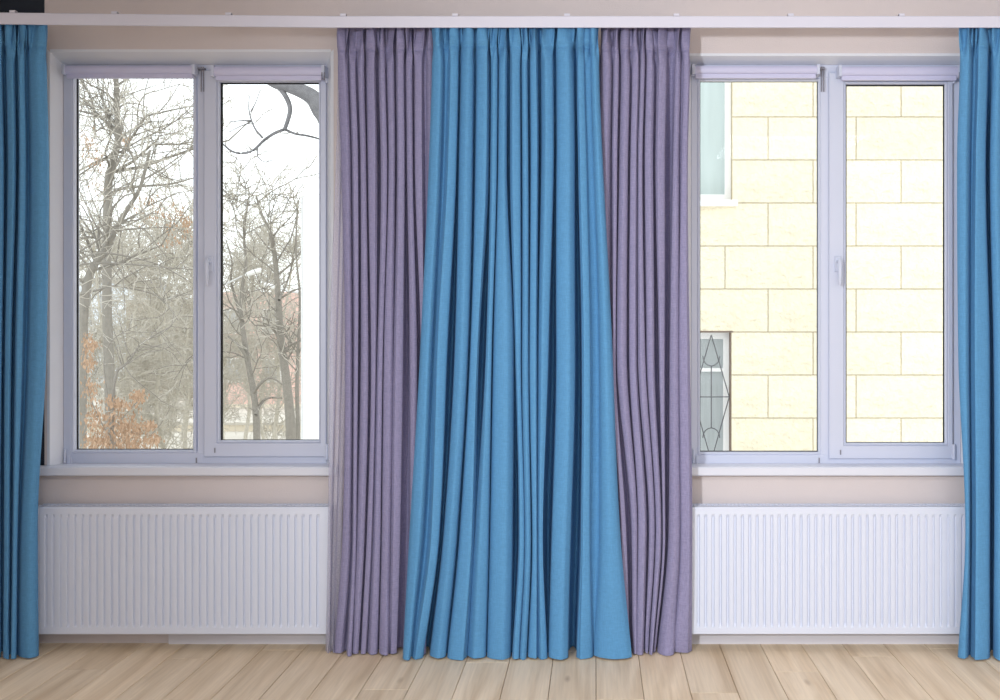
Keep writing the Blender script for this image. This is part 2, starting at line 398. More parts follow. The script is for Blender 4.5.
# ------------------------------------------------------------------ windows
def rect(px, Y): return WX(px[0], Y), WX(px[1], Y), WZ(px[3], Y), WZ(px[2], Y)
for wi, d in enumerate(wins):
    side = ('left', 'right')[wi]
    x0, x1, z0, z1 = d['frw']
    root = thing('window_%d' % (wi + 1), ((x0 + x1) / 2, YF, z0),
                 ('white plastic window with bare winter trees outside', 'white plastic window facing a cream stone wall')[wi], kind='structure')
    yb = YF + 0.07
    fx = rect(d['fix'], YF + .026); sx = rect(d['sash'], YF - 0.014); px_ = rect(d['pane'], YF + 0.014)
    mx0, mx1 = WX(d['mul'][0], YF), WX(d['mul'][1] + 4, YF)
    MB().frame(x0, x1, z0, z1, fx[0] - x0 - 0.012, 0.03, fx[2] - z0 - 0.012, max(0.02, z1 - fx[3] - 0.012), YF, yb, 0.003).build('frame', M['pvc'], root)
    MB().box(mx0 + 0.012, mx1, YF + .002, yb - .002, z0 + 0.03, z1 - 0.02).build('mullion', M['pvc'], root)
    # fixed light on the left
    MB().frame(fx[0] - 0.014, fx[1] + 0.014, fx[2] - 0.014, fx[3] + 0.014, .014, .014, .014, .014, YF - 0.001, YF + 0.03, 0.006).build('glazing_bead', M['pvc'], root)
    MB().frame(fx[0] - .002, fx[1] + .002, fx[2] - .002, fx[3] + .002, .006, .004, .005, .002, YF + .024, YF + .034).build('gasket', M['gasket'], root)
    MB().box(fx[0], fx[1], YF + .030, YF + .034, fx[2], fx[3]).build('pane', M['glass'], root)
    # opening sash on the right
    sash = MB().frame(sx[0], sx[1], sx[2], sx[3], px_[0] - sx[0] - .011, sx[1] - px_[1] - .008, px_[2] - sx[2] - .011, sx[3] - px_[3] - .011, YF - 0.014, YF + 0.05, 0.004).build('sash', M['pvc'], root)
    MB().frame(px_[0] - .013, px_[1] + .010, px_[2] - .013, px_[3] + .013, .013, .010, .013, .013, YF - .010, YF + 0.02, 0.006).build('glazing_bead', M['pvc'], sash)
    MB().frame(px_[0] - .002, px_[1] + .002, px_[2] - .002, px_[3] + .002, .009, .005, .004, .007, YF + .012, YF + .022).build('gasket', M['gasket'], sash)
    MB().box(px_[0], px_[1], YF + .016, YF + .020, px_[2], px_[3]).build('pane', M['glass'], sash)
    # handle: rosette, neck and drooping lever
    hx, hz = WX(d['handle'][0], YF - .02), WZ(d['handle'][1] - 8, YF - .02)
    mb = MB(); ys = YF - 0.014
    mb.frame(hx - .014, hx + .014, hz - .036, hz + .036, .0139, .0139, .0359, .0359, ys - .010, ys, .003)
    mb.cyl((hx, ys - .008, hz + .012), (hx, ys - .042, hz + .012), .009, .008, 12)
    mb.tube([(hx, ys - .040, hz + .020), (hx, ys - .047, hz + .005), (hx, ys - .047, hz - .04), (hx, ys - .045, hz - .085), (hx, ys - .042, hz - .1)], [.006, .0095, .0088, .0082, .004], 10)
    tag(mb.build('handle', M['pvc'], sash), 'white drooping window lever')
    # hinge covers and corner plugs
    for hzz in (z0 + .03, z1 - .09):
        mb = MB().cyl((sx[1] + .003, YF - .016, hzz), (sx[1] + .003, YF - .016, hzz + .07), .008, .008, 10)
        mb.build('hinge_cover', M['pvc'], root)
    mb = MB().cyl((x0 + .012, YF - .006, z0 + .012), (x0 + .012, YF - .006, z0 + .075), .007, .006, 8)
    mb.box(x0 + .024, x0 + .038, YF - .010, YF, z0 + .008, z0 + .045)
    mb.build('hinge_cover', M['pvc'], root)
    MB().box(WX(d['mul'][0] + 1, YF), WX(d['mul'][0] + 2.2, YF), YF - .004, YF, z0 + .012, z0 + .036).build('corner_plug', M['hole'], root)
    MB().box(sx[0] + .050, sx[0] + .055, YF - .018, YF - .013, sx[2] + .02, sx[2] + .042).build('corner_plug', M['hole'], root)
    # sill board, rounded nose
    s0, s1 = WX(d['op'][0] - 14, YW), WX(d['op'][1] + 8, YW)
    ys0 = 4.545; zt = WZ(467, ys0); zb = WZ(476, ys0)
    prof = [(YF + .01, zb), (ys0 + .004, zb), (ys0, zb + .005), (ys0, zt - .006), (ys0 + .006, zt), (YF + .01, zt + .001)]
    n = len(prof)
    vs = [(s0, y, z) for y, z in prof] + [(s1, y, z) for y, z in prof]
    MB().add(vs, [(k, n + k, n + (k + 1) % n, (k + 1) % n) for k in range(n)] + [tuple(range(n)), tuple(range(2*n - 1, n - 1, -1))]).build('window_sill', M['sill'], root)
    # exterior sill flashing
    MB().box(x0, x1, yb - .001, 5.02, z0 - .03, z0 - .012).build('outer_sill', M['sill'], root)

    # rolled-up roller blinds at the head, one per light
    spans = ((d['fr'][0] + 1, d['mul'][0] + 1.5), (d['mul'][1] + 9, d['fr'][1] - 1.5))
    for bi, (a, b) in enumerate(spans):
        yb0 = YF - .058 - (.012 if bi else 0)
        X0, X1 = WX(a, yb0 + .02), WX(b, yb0 + .02)
        zt = WZ(66 + bi * .7, yb0 + .02); zb = WZ((74.5, 76.5)[bi], yb0 + .02)
        where = 'above the %s pane, %s window' % (('left', 'right')[bi], ('tree view', 'stone wall')[wi])
        bl = thing('roller_blind', ((X0 + X1) / 2, yb0 + .02, zb), 'white rolled-up roller blind ' + where, 'blind', 'rolled-up blinds at the window heads')
        cz = (zt + zb) / 2; r = (zt - zb) / 2; nn = 14
        vs = []
        for X in (X0 + .012, X1 - .012):
            for k in range(nn):
                t = 2 * math.pi * k / nn
                c_, s_ = math.cos(t), math.sin(t)
                vs.append((X, yb0 + .026 + .026 * math.copysign(abs(c_) ** .6, c_), cz + r * math.copysign(abs(s_) ** .6, s_)))
        MB().add(vs, [(k, (k + 1) % nn, nn + (k + 1) % nn, nn + k) for k in range(nn)], True).build('cassette', M['blind'], bl)
        for X, s in ((X0, 1), (X1, -1)):
            MB().box(min(X, X + s * .013), max(X, X + s * .013), yb0 - .002, YF - .016, zb - .003, zt + .003).build('end_cap', M['pvc'], bl)
        MB().box(X0 + .016, X1 - .016, yb0 + .014, yb0 + .028, zb - .018, zb + .004).build('bottom_bar', M['blind'], bl)
        cx_ = X1 + .02 if bi == 0 else X1 - .004
        mb = MB(); zz = zt if bi == 0 else zb + .012
        zend = zb - .075 if bi == 0 else zb - .02
        while zz > zend:
            for dx in (-.0055, .0055):
                mb.cyl((cx_ + dx, YF - .02 if bi == 0 else yb0 - .006, zz), (cx_ + dx, YF - .02 if bi == 0 else yb0 - .006, zz - .0045), .0028, .0028, 6)
            zz -= .006
        if bi == 0: mb.box(X1 - .001, X1 + .03, YF - .03, YF - .002, zt - .012, zt - .004)
        mb.build('bead_chain', M['hole'], bl)

# ------------------------------------------------------------------ radiators
def radiator(px0, px1, label):
    Yf, Yk = 4.492, 4.575
    zt, zb = WZ(507, Yf), WZ(634.5, Yf)
    X0, X1 = WX(px0, Yf), WX(px1, Yf)
    root = thing('radiator', ((X0 + X1) / 2, 4.53, zb), label, 'radiator', 'panel radiators under the windows')
    pitch = 0.0326; nfl = int((X1 - X0 - .05) / pitch); off = (X1 - X0 - nfl * pitch) / 2
    # vertical section levels: flat rims at top and bottom, flutes between with rounded ends
    zs = [zb + .003, zb + .030, zb + .038, zb + .046, zt - .048, zt - .040, zt - .032, zt - .006]
    amp = [0, 0, .55, 1, 1, .55, 0, 0]
    xs = [(X0, 0)]
    for k in range(nfl):
        b0 = X0 + off + k * pitch
        for t, a in ((.0, 0), (.30, 0), (.40, 1), (.62, 1), (.72, 0)):
            xs.append((b0 + t * pitch, a))
    xs.append((X1, 0))
    V, Fc = [], []
    for z, am in zip(zs, amp):
        for x, a in xs: V.append((x, Yf + .0095 * am * a, z))
    n = len(xs)
    for j in range(len(zs) - 1):
        for i in range(n - 1): Fc.append((j*n+i, j*n+i+1, (j+1)*n+i+1, (j+1)*n+i))
    mb = MB().add(V, Fc)
    # rounded top and bottom edges, back sheet
    mb.add([(X0, Yf, zt - .006), (X1, Yf, zt - .006), (X1, Yf + .004, zt), (X0, Yf + .004, zt), (X1, Yf + .016, zt), (X0, Yf + .016, zt)], [(0,1,2,3), (3,2,4,5)])
    mb.add([(X0, Yf, zb + .003), (X1, Yf, zb + .003), (X1, Yf + .003, zb), (X0, Yf + .003, zb), (X1, Yf + .016, zb), (X0, Yf + .016, zb)], [(1,0,3,2), (2,3,5,4)])
    mb.box(X0, X1, Yf + .012, Yf + .016, zb, zt)
    mb.build('front_panel', M['rad'], root)
    MB().box(X0 + .004, X1 - .004, Yk - .014, Yk, zb + .001, zt - .002).build('rear_panel', M['rad'], root)
    for X, s in ((X0, 1), (X1, -1)):
        MB().box(min(X, X + s * .0015), max(X, X + s * .0015), Yf + .016, Yk, zb + .01, zt - .003).build('side_panel', M['rad'], root)
    mb = MB()                                       # convector fins inside
    for k in range(nfl):
        xx = X0 + off + k * pitch + .01
        mb.box(xx, xx + .001, Yf + .018, Yk - .016, zb + .02, zt - .02)
    tag(mb.build('convector', M['rad_dark'], root), kind='stuff')
    mb = MB()                                       # slotted top grille: two rails and cross bars
    g0, g1 = Yf + .017, Yk - .001
    mb.box(X0, X1, g0, g0 + .008, zt - .004, zt + .001); mb.box(X0, X1, g1 - .008, g1, zt - .004, zt + .001)
    mb.box(X0, X1, (g0 + g1) / 2 - .004, (g0 + g1) / 2 + .004, zt - .004, zt + .001)
    x = X0 + .004
    while x < X1 - .006:
        mb.box(x, x + .007, g0 + .008, (g0 + g1) / 2 - .004, zt - .004, zt); mb.box(x, x + .007, (g0 + g1) / 2 + .004, g1 - .008, zt - .004, zt)
        x += .018
    mb.build('top_grille', M['rad'], root)
    for f in (.2, .8):
        xx = X0 + (X1 - X0) * f
        MB().box(xx - .02, xx + .02, Yk, YW - .004, zb + .05, zt - .05).build('wall_bracket', M['rad_dark'], root)
    return root
radiator(33.5, 330, 'white ribbed panel radiator under the window with the trees')
radiator(686, 975, 'white ribbed panel radiator under the window facing the stone wall')

# ------------------------------------------------------------------ curtain rail
YR = 4.33
root = thing('curtain_rail', (WX(500, YR), YR, WZ(27, YR)), 'long white curtain rail running across above both windows', 'curtain rail')
def rail_top(px):                                  # the rail rises slightly towards its left end
    return 15.7 - max(0.0, (330 - px) / 330.0) * 3.4
mb = MB(); pxs = [-95, 0, 110, 220, 330, 500, 700, 850, 1000, 1180]
sect = [(YR, 0), (YR, .94), (YR + .003, 1.0), (YR + .125, 1.0), (YR + .125, .9), (YR + .008, .9), (YR + .008, 0)]
V = []
for p in pxs:
    zt = WZ(rail_top(p), YR); zb = WZ(rail_top(p) + 11.7, YR)
    for y, f in sect: V.append((WX(p, YR), y, zb + (zt - zb) * f))
n = len(sect); Fc = []
for j in range(len(pxs) - 1):
    for k in range(n): Fc.append((j*n+k, j*n+(k+1) % n, (j+1)*n+(k+1) % n, (j+1)*n+k))
Fc += [tuple(range(n)), tuple(range(len(V) - 1, len(V) - n - 1, -1))]
mb.add(V, Fc).build('fascia', M['rail'], root)
for yy, nm in ((4.362, 'track'), (4.43, 'track')):
    mb = MB()
    for a, b in zip(pxs, pxs[1:]):
        za, zb_ = WZ(rail_top(a), YR) - .005, WZ(rail_top(b), YR) - .005
        xa, xb = WX(a, YR), WX(b, YR)
        mb.add([(x, y, z) for x, z in ((xa, za), (xb, zb_)) for y, z in ((yy - .008, z), (yy + .008, z), (yy + .008, z - .005), (yy - .008, z - .005))],
               [(0,1,5,4), (1,2,6,5), (2,3,7,6), (3,0,4,7)])
    mb.build(nm, M['rail'], root)
for p in (12, 114, 228, 343, 455, 567, 676.5, 791, 902, 1014):
    zt = WZ(rail_top(p), YR); X = WX(p, YR)
    mb = MB().box(X - .012, X + .012, YR + .001, YR + .02, zt, zt + .010)
    mb.add([(x, y, z) for x in (X - .012, X + .012) for y, z in ((YR + .002, zt), (YR + .002, zt + .007), (YR + .1, zt + .007), (YW, zt + .058), (YW, zt + .048), (YR + .11, zt))],
           [(0,1,2,3,4,5), (11,10,9,8,7,6)] + [(k, 6 + k, 6 + (k + 1) % 6, (k + 1) % 6) for k in range(6)])
    mb.build('bracket', M['rail'], root)

# ------------------------------------------------------------------ curtains
LV = np.array([27, 48, 160, 350, 530, 653], float)     # heights (as rows of the picture) where the folds are given

def pchip_rows(levels, vals, q):
    """monotone-ish cubic interpolation down the cloth, vals[level, column]"""
    vals = np.asarray(vals); d = np.zeros_like(vals); h = np.diff(levels)[:, None]; s = np.diff(vals, axis=0) / h
    d[1:-1] = np.where(s[:-1] * s[1:] > 0, 2 * s[:-1] * s[1:] / (s[:-1] + s[1:] + 1e-12 * np.sign(s[:-1] + s[1:] + 1e-30)), 0)
    d[0] = s[0]; d[-1] = s[-1]
    out = np.empty((len(q), vals.shape[1]))
    for r, y in enumerate(q):
        i = min(max(np.searchsorted(levels, y) - 1, 0), len(levels) - 2)
        t = (y - levels[i]) / (levels[i+1] - levels[i]); hh = levels[i+1] - levels[i]
        out[r] = ((1+2*t)*(1-t)**2*vals[i] + t*(1-t)**2*hh*d[i] + t*t*(3-2*t)*vals[i+1] + t*t*(t-1)*hh*d[i+1])
    return out

def curtain(name, label, folds, Y0, matl, seed, cat='curtain', depth=1.0, sub=4, rows=110, group=None, hem_z=0.006, vmax=.10, top_px=21.0, pinch=1.0):
    rg = np.random.default_rng(seed)
    nl = 5; nf = len(folds)
    A = np.array(folds, float)                      # [fold, level, (L, R)]
    l0, l1 = A[0, 1, 0], A[-1, 1, 1]; t0_, t1_ = A[0, 0, 0], A[-1, 0, 1]
    A[:, 0, :] = t0_ + (A[:, 1, :] - l0) * (t1_ - t0_) / (l1 - l0)   # folds drop straight from the tape
    top = A[:, :1, :]                                # header row above the tape: same positions
    A = np.concatenate([top, A], axis=1)             # six levels
    X, D = [], []
    for l in range(6):
        xs, ds = [], []
        cs = [min(.042, .0026 * (A[i, l, 1] - A[i, l, 0]) + .004) * depth for i in range(nf)]
        for i in range(nf):
            L, R = A[i, l]; wd = R - L; c = cs[i]
            if i > 0:
                Rp = A[i-1, l, 1]; wp = Rp - A[i-1, l, 0]
                gap = max(0.0, L - Rp)
                v = min(vmax, .038 + .014 * gap) * depth
                if i in (1, nf - 1): v = min(v, .02)
                if gap < .6: v = .007
                if l <= 1: v *= .5
                tk = .9 if gap < 3 else .45                      # the cloth tucks in behind the fold edges
                tp, tn = min(tk, .2 * wp), min(tk, .2 * wd)
                xs += [Rp - tp, (L + Rp) / 2 + .12 * gap, L + tn]; ds += [cs[i-1] + .55 * v, max(c, cs[i-1]) + v, c + .55 * v]
            tilt = (.25 + .5 * ((i * 7 + 3) % 5) / 4)
            for f, q in ((0.0, 1.0), (.16, .42), (tilt, 0.0), (.86, .40), (1.0, 1.0)):
                xs.append(L + wd * f); ds.append(c * q)
        X.append(xs); D.append(ds)
    X = np.array(X); D = np.array(D)
    q = np.concatenate([np.linspace(top_px, 60, 26), np.linspace(63, 653, rows)])
    RX = pchip_rows(LV, X, q); RD = pchip_rows(LV, D, q)
    # columns: Catmull-Rom through the control points
    nc = X.shape[1]; cols = []
    for i in range(nc - 1):
        for s in range(sub): cols.append((i, s / sub))
    cols.append((nc - 2, 1.0))
    def cr(Rw):
        P = np.concatenate([2*Rw[:, :1] - Rw[:, 1:2], Rw, 2*Rw[:, -1:] - Rw[:, -2:-1]], axis=1)
        ii = np.array([c[0] for c in cols]); t = np.array([c[1] for c in cols])[None]
        p0, p1, p2, p3 = P[:, ii], P[:, ii+1], P[:, ii+2], P[:, ii+3]
        return .5*((2*p1) + (-p0+p2)*t + (2*p0-5*p1+4*p2-p3)*t*t + (-p0+3*p1-3*p2+p3)*t**3)
    lin = lambda Rw: (lambda ii, t: Rw[:, ii]*(1-t) + Rw[:, ii+1]*t)(np.array([c[0] for c in cols]), np.array([c[1] for c in cols])[None])
    GX = .5*cr(RX) + .5*lin(RX); GD = cr(RD)
    nr, ncol = GX.shape
    yy = q[:, None]; u = np.linspace(0, 1, ncol)[None]
    width = (A[-1, 1, 1] - A[0, 1, 0])
    # header: small pencil pleats, pinched at the tape row
    npl = width / 6.3
    ph = rg.uniform(0, 6.28, 4)
    head = np.clip((62 - yy) / 20, 0, 1); tape = np.exp(-((yy - 45) / 3.2) ** 2); above = np.clip((46 - yy) / 6, 0, 1)
    pleat = np.sin(u * npl * 2 * math.pi + ph[0] + 1.6 * np.sin(u * 17 + ph[1]) + (yy - 45) * .035 * np.sin(u * 23 + ph[2]))
    GD = GD * (1 - .35 * above) + pinch * (.016 * pleat * head + .008 * tape * (1 - .4 * pleat) )
    GX = GX + pinch * 1.1 * head * np.sin(u * npl * 2 * math.pi + ph[3] + yy * .09)
    # slow wrinkles and a livelier hem
    low = np.clip((yy - 560) / 95, 0, 1) ** 2
    for k in range(5):
        a, b, p = rg.uniform(6, 26), rg.uniform(.004, .014), rg.uniform(0, 6.28)
        GD += .0016 * np.sin(u * a * 2 + yy * b + p) + .0065 * low * np.sin(u * a * 2.2 + yy * b * 3 + p * 2)
        GX += .22 * np.sin(u * a + yy * b * 1.3 + p)
    ztop = WZ(np.minimum(q, 700), Y0)
    # rows of the picture to heights, bottom row put on the floor
    z_lin = WZ(q, Y0); zb = WZ(653, Y0)
    Z = hem_z + (z_lin - zb) * (min(z_lin[0], 2.757) - hem_z) / (z_lin[0] - zb)
    Yv = Y0 + GD
    Yv = np.where(Z[:, None] > 2.68, np.maximum(Yv, 4.343), Yv)   # stays behind the fascia
    Xv = (GX - CX) * Yv / F
    Zv = np.repeat(Z[:, None], ncol, axis=1) + .003 * low * np.sin(u * 40 + ph[0])
    Vt = np.stack([Xv, Yv, Zv], -1)
    root = thing(name, (float(Xv[-1].mean()), Y0 + .03, 0), label, cat, group)
    def part(nm, r0, r1):
        ids = Vt[r0:r1+1].reshape(-1, 3); m = r1 - r0
        fs = [(j*ncol+i, j*ncol+i+1, (j+1)*ncol+i+1, (j+1)*ncol+i) for j in range(m) for i in range(ncol-1)]
        mb = MB().add(ids.tolist(), fs, True)
        o = mb.build(nm, matl, root)
        return o
    rt = int(np.searchsorted(q, 45)); rh = int(np.searchsorted(q, 640))
    part('heading', 0, rt); part('panel', rt, rh); part('hem', rh, nr - 1)
    return root

def rep(*pairs): return [list(p) for p in pairs]
blue_c = [
 rep((432,440),(429,442),(420,432),(409,424),(403,411)), rep((442,449),(446,457),(434,447),(429,440),(413,424)),
 rep((451,460),(459,473),(454,468),(444,458),(430,446)), rep((462,474),(475,489),(470,479),(460,475),(447,467)),
 rep((476,484),(490,497),(486,492),(475,489),(467,486)), rep((486,494),(498,507),(493,514),(490,513),(487,511)),
 rep((497,506),(510,521),(515,521),(519,525),(512,519)), rep((508,516),(522,528),(522,529),(525,531),(519,526)),
 rep((519,530),(530,538),(530,538),(532,537),(527,538)), rep((533,545),(541,554),(539,549),(537,542),(538,548)),
 rep((548,562),(557,576),(556,575),(551,571),(549,569)), rep((565,580),(579,588),(581,590),(581,591),(577,594)),
 rep((584,600),(594,603),(598,612),(600,621),(594,632))]
lil_l = [
 rep((338,345),(341,351),(345,352),(342,351),(334,345)), rep((347,353),(352,358),(353,358),(353,357),(347,352)),
 rep((355,362),(360,366),(361,369),(357,365),(352,359)), rep((364,372),(368,378),(371,376),(367,373),(361,367)),
 rep((374,381),(381,387),(377,383),(373,381),(367,378)), rep((384,392),(388,395),(384,394),(382,391),(379,388)),
 rep((394,402),(397,405),(394,404),(391,400),(388,396)), rep((405,412),(407,413),(410,417),(409,414),(403,408)),
 rep((415,422),(415,424),(420,424),(416,422),(410,416)), rep((425,434),(427,434),(427,432),(425,430),(418,426))]
lil_r = [
 rep((600,608),(598,611),(600,610),(606,616),(610,620)), rep((610,616),(612,617),(612,616),(620,626),(622,629)),
 rep((618,626),(619,628),(617,627),(631,637),(632,637)), rep((628,636),(630,637),(629,637),(638,647),(637,644)),
 rep((638,644),(638,643),(638,645),(649,655),(645,648)), rep((646,654),(645,653),(646,654),(656,662),(649,652)),
 rep((656,662),(655,665),(659,665),(663,665),(653,655)), rep((664,672),(673,679),(670,679),(668,680),(657,674)),
 rep((675,690),(681,688),(679,690),(680,692),(674,692))]
blue_l = [rep(*[(a, b)] * 5) for a, b in ((-78,-64), (-60,-47), (-43,-30), (-26,-12))] + [
 rep((-7,4),(-6,4),(-8,2),(-9,1),(-10,1)), rep((6,16),(7,16),(5,12),(4,10),(3,9)),
 rep((18,26),(19,27),(15,23),(12,18),(11,17)), rep((29,47),(30,49),(27,46.5),(20,38),(18,38.5))]
blue_r = [
 rep((960,969),(957,970),(958,969),(965,970),(958,969)), rep((972,984),(973,986),(971,990),(972,990),(971,990)),
 rep((988,1000),(990,1003),(993,1006),(994,1006),(993,1006))] + [rep(*[(a, b)] * 5) for a, b in ((1009,1024), (1028,1041), (1045,1062))]

YBLUE, YLIL = 4.355, 4.425
curtain('blue_curtain', 'wide blue curtain hanging in the middle between the two lilac curtains', blue_c, YBLUE, M['blue'], 3, vmax=.155, group='blue curtains')
curtain('lilac_curtain', 'lilac curtain beside the window with the trees, left of the middle blue one', lil_l, YLIL, M['lilac'], 5, depth=.75, group='lilac curtains')
curtain('lilac_curtain', 'lilac curtain beside the stone wall window, right of the middle blue one', lil_r, YLIL, M['lilac'], 8, depth=.75, group='lilac curtains')
curtain('blue_curtain', 'blue curtain at the left edge of the picture before the navy wall panel', blue_l, YBLUE, M['blue'], 11, group='blue curtains')
curtain('blue_curtain', 'blue curtain at the right edge of the picture beside the stone wall window', blue_r, YBLUE, M['blue'], 13, group='blue curtains')
sheer = [rep((337,340),(335.5,340),(330,336),(327,332),(325.5,330)), rep((340,342.5),(340,344),(336,341),(332,337),(330,333.5)), rep((342.5,345),(344,348),(341,347),(337,342),(333.5,338))]
curtain('sheer_curtain', 'narrow translucent pale curtain edge beside the left lilac curtain', sheer, 4.455, M['sheer'], 17, depth=.14, sub=4, rows=60, pinch=.3)

# ------------------------------------------------------------------ outside: ground and stone building
ZG = -3.6
tag(MB().box(-90, 90, 5.6, 170, ZG - .2, ZG).build('ground', M['snow']), 'pale winter ground outside the windows', kind='structure')

YS = 9.2
def SX(px): return WX(px, YS)
def SZ(py): return WZ(py, YS)
bld = thing('stone_building', (2.3, YS + 2, ZG), 'cream building of large rough stone blocks outside the right window', 'building')
openings = [(SX(652), SX(732), SZ(200), SZ(-20)), (SX(656), SX(730.5), SZ(500), SZ(332.5))]
xw0, xw1, zw0, zw1 = SX(560), SX(1120), ZG, SZ(-190)
mb = MB()
def ext_wall(mb, y0, y1):
    # two openings share columns: build by columns
    xs = sorted({xw0, xw1, *[r[0] for r in openings], *[r[1] for r in openings]})
    for a, b in zip(xs, xs[1:]):
        mid = (a + b) / 2; rs = sorted([r for r in openings if r[0] < mid < r[1]], key=lambda r: r[2]); z = zw0
        for r in rs: mb.box(a, b, y0, y1, z, r[2]); z = r[3]
        mb.box(a, b, y0, y1, z, zw1)
ext_wall(mb, YS + .012, YS + .3)
mb.box(xw0, xw1, YS + .6, YS + 5, zw0, zw1)
core = mb.build('masonry', M['mortar'], bld)
ch_px, len_px = 43.0, 88.0
rng = random.Random(9)
def block_mesh(wd, ht, seed):
    rg = random.Random(seed); g = .0042; nx, nz = 4, 3; V = []; Fc = []
    for j in range(nz):
        for i in range(nx):
            edge = i in (0, nx-1) or j in (0, nz-1)
            x = g + (wd - 2*g) * i / (nx-1); z = g + (ht - 2*g) * j / (nz-1)
            if not edge: x += rg.uniform(-.03, .03) * wd; z += rg.uniform(-.08, .08) * ht
            V.append((x, -.003 if edge else -rg.uniform(.012, .03), z))
    for j in range(nz-1):
        for i in range(nx-1): Fc.append((j*nx+i, j*nx+i+1, (j+1)*nx+i+1, (j+1)*nx+i))
    o = len(V); c4 = [0, nx-1, nx*nz-1, nx*(nz-1)]
    V += [(V[k][0], .02, V[k][2]) for k in c4]
    for k in range(4): Fc.append((c4[k], o + k, o + (k+1) % 4, c4[(k+1) % 4]))
    return MB().add(V, Fc).mesh('stone_block', M['stone'])
cache = {}
row = -6
while True:
    yt = 117.0 + ch_px * row; yb_ = yt + ch_px
    row += 1
    if yt > 560: break
    z0, z1 = SZ(yb_), SZ(yt)
    odd = (row - 1) % 2
    p = (768 if not odd else 813) - len_px * 3
    while p < 1115:
        a, b = max(SX(p), xw0), min(SX(p + len_px), xw1); p += len_px
        if b - a < .03: continue
        pieces = [(a, b, z0, z1)]
        for r in openings:
            nxt = []
            for (c0, c1, d0, d1) in pieces:
                if c1 <= r[0] + 1e-4 or c0 >= r[1] - 1e-4 or d1 <= r[2] + 1e-4 or d0 >= r[3] - 1e-4: nxt.append((c0, c1, d0, d1)); continue
                if c0 < r[0] - .02: nxt.append((c0, r[0], d0, d1))
                if c1 > r[1] + .02: nxt.append((r[1], c1, d0, d1))
                m0, m1 = max(c0, r[0]), min(c1, r[1])
                if d0 < r[2] - .02: nxt.append((m0, m1, d0, r[2]))
                if d1 > r[3] + .02: nxt.append((m0, m1, r[3], d1))
            pieces = nxt
        for (c0, c1, d0, d1) in pieces:
            key = (round(c1 - c0, 3), round(d1 - d0, 3), rng.randrange(4))
            if key not in cache: cache[key] = block_mesh(c1 - c0, d1 - d0, hash(key) & 1023)
            inst('stone_block', cache[key], bld, (c0, YS, d0))
# its two windows
def ext_window(r, sash_y, pane_m, bars):
    x0, x1, z0, z1 = r
    wn = MB().frame(x0, x1, z0, z1, .055, .055, .06, .06, YS + .075, YS + .15).build('window_frame', M['ext_white'], bld)
    MB().box(x0 + .05, x1 - .05, YS + .11, YS + .118, z0 + .05, z1 - .05).build('pane', pane_m, wn)
    for (py) in bars: MB().box(x0 + .05, x1 - .05, YS + .08, YS + .14, SZ(py + 2), SZ(py - 1.5)).build('transom', M['ext_white'], wn)
    return wn
r = openings[0]
wn = ext_window(r, 0, M['ext_pane'], [])
MB().box(r[0] - .03, r[1] + .045, YS - .06, YS + .16, SZ(206.5), SZ(200.5)).build('outer_sill', M['ext_white'], bld)
r = openings[1]
wn = ext_window(r, 0, M['net'], [370])
MB().box(r[0], r[1] + .02, YS - .012, YS + .1, SZ(332.6), SZ(331)).build('lintel_edge', M['lintel'], bld)
MB().box(r[1] - .003, r[1] + .008, YS - .006, YS + .1, r[2], SZ(331)).build('lintel_edge', M['lintel'], bld)
# iron grille with diamonds and arcs, cells 36 px wide
yg = YS + .01; rr = .0048
def gp(px, py): return Vector((SX(px), yg, SZ(py)))
grille = None
for cx0 in (711.4, 675.4):
    for a, b in (((cx0, 335), (cx0 + 18, 397)), ((cx0, 335), (cx0 - 18, 397)), ((cx0 + 18, 397), (cx0, 461)), ((cx0 - 18, 397), (cx0, 461)),
                 ((cx0, 366), (cx0, 428)), ((cx0 - 18, 397), (cx0 + 18, 397)), ((cx0, 461), (cx0 + 12, 500)), ((cx0, 461), (cx0 - 12, 500))):
        MB().cyl(gp(*a), gp(*b), rr, rr, 6).build('grille_bar', M['iron'], bld)
    t = np.linspace(0, math.pi, 9)
    MB().tube([gp(cx0 + 8.5 * math.cos(q), 356 + 10 * math.sin(q)) for q in t], [rr] * 9, 6).build('grille_bar', M['iron'], bld)
    MB().tube([gp(cx0 + 8.5 * math.cos(q), 438 - 10 * math.sin(q)) for q in t], [rr] * 9, 6).build('grille_bar', M['iron'], bld)

# white annex whose corner shows in the right pane of the left window
ann = thing('white_annex', (SX(380), YS + 1, ZG), 'white plastered wall corner beside the trees in the left window', 'building')
MB().box(SX(303), SX(555), YS, YS + 4, ZG, SZ(196)).build('wall', M['ext_white'], ann)
MB().box(SX(303) - .03, SX(555), YS - .03, YS + 4.03, SZ(196), SZ(194.2)).build('coping', M['ext_white'], ann)
mb = MB().cyl((SX(301.3), YS + .03, ZG), (SX(301.3), YS + .03, SZ(197)), .012, .012, 10)
mb.build('downpipe', M['lamp_grey'], ann)

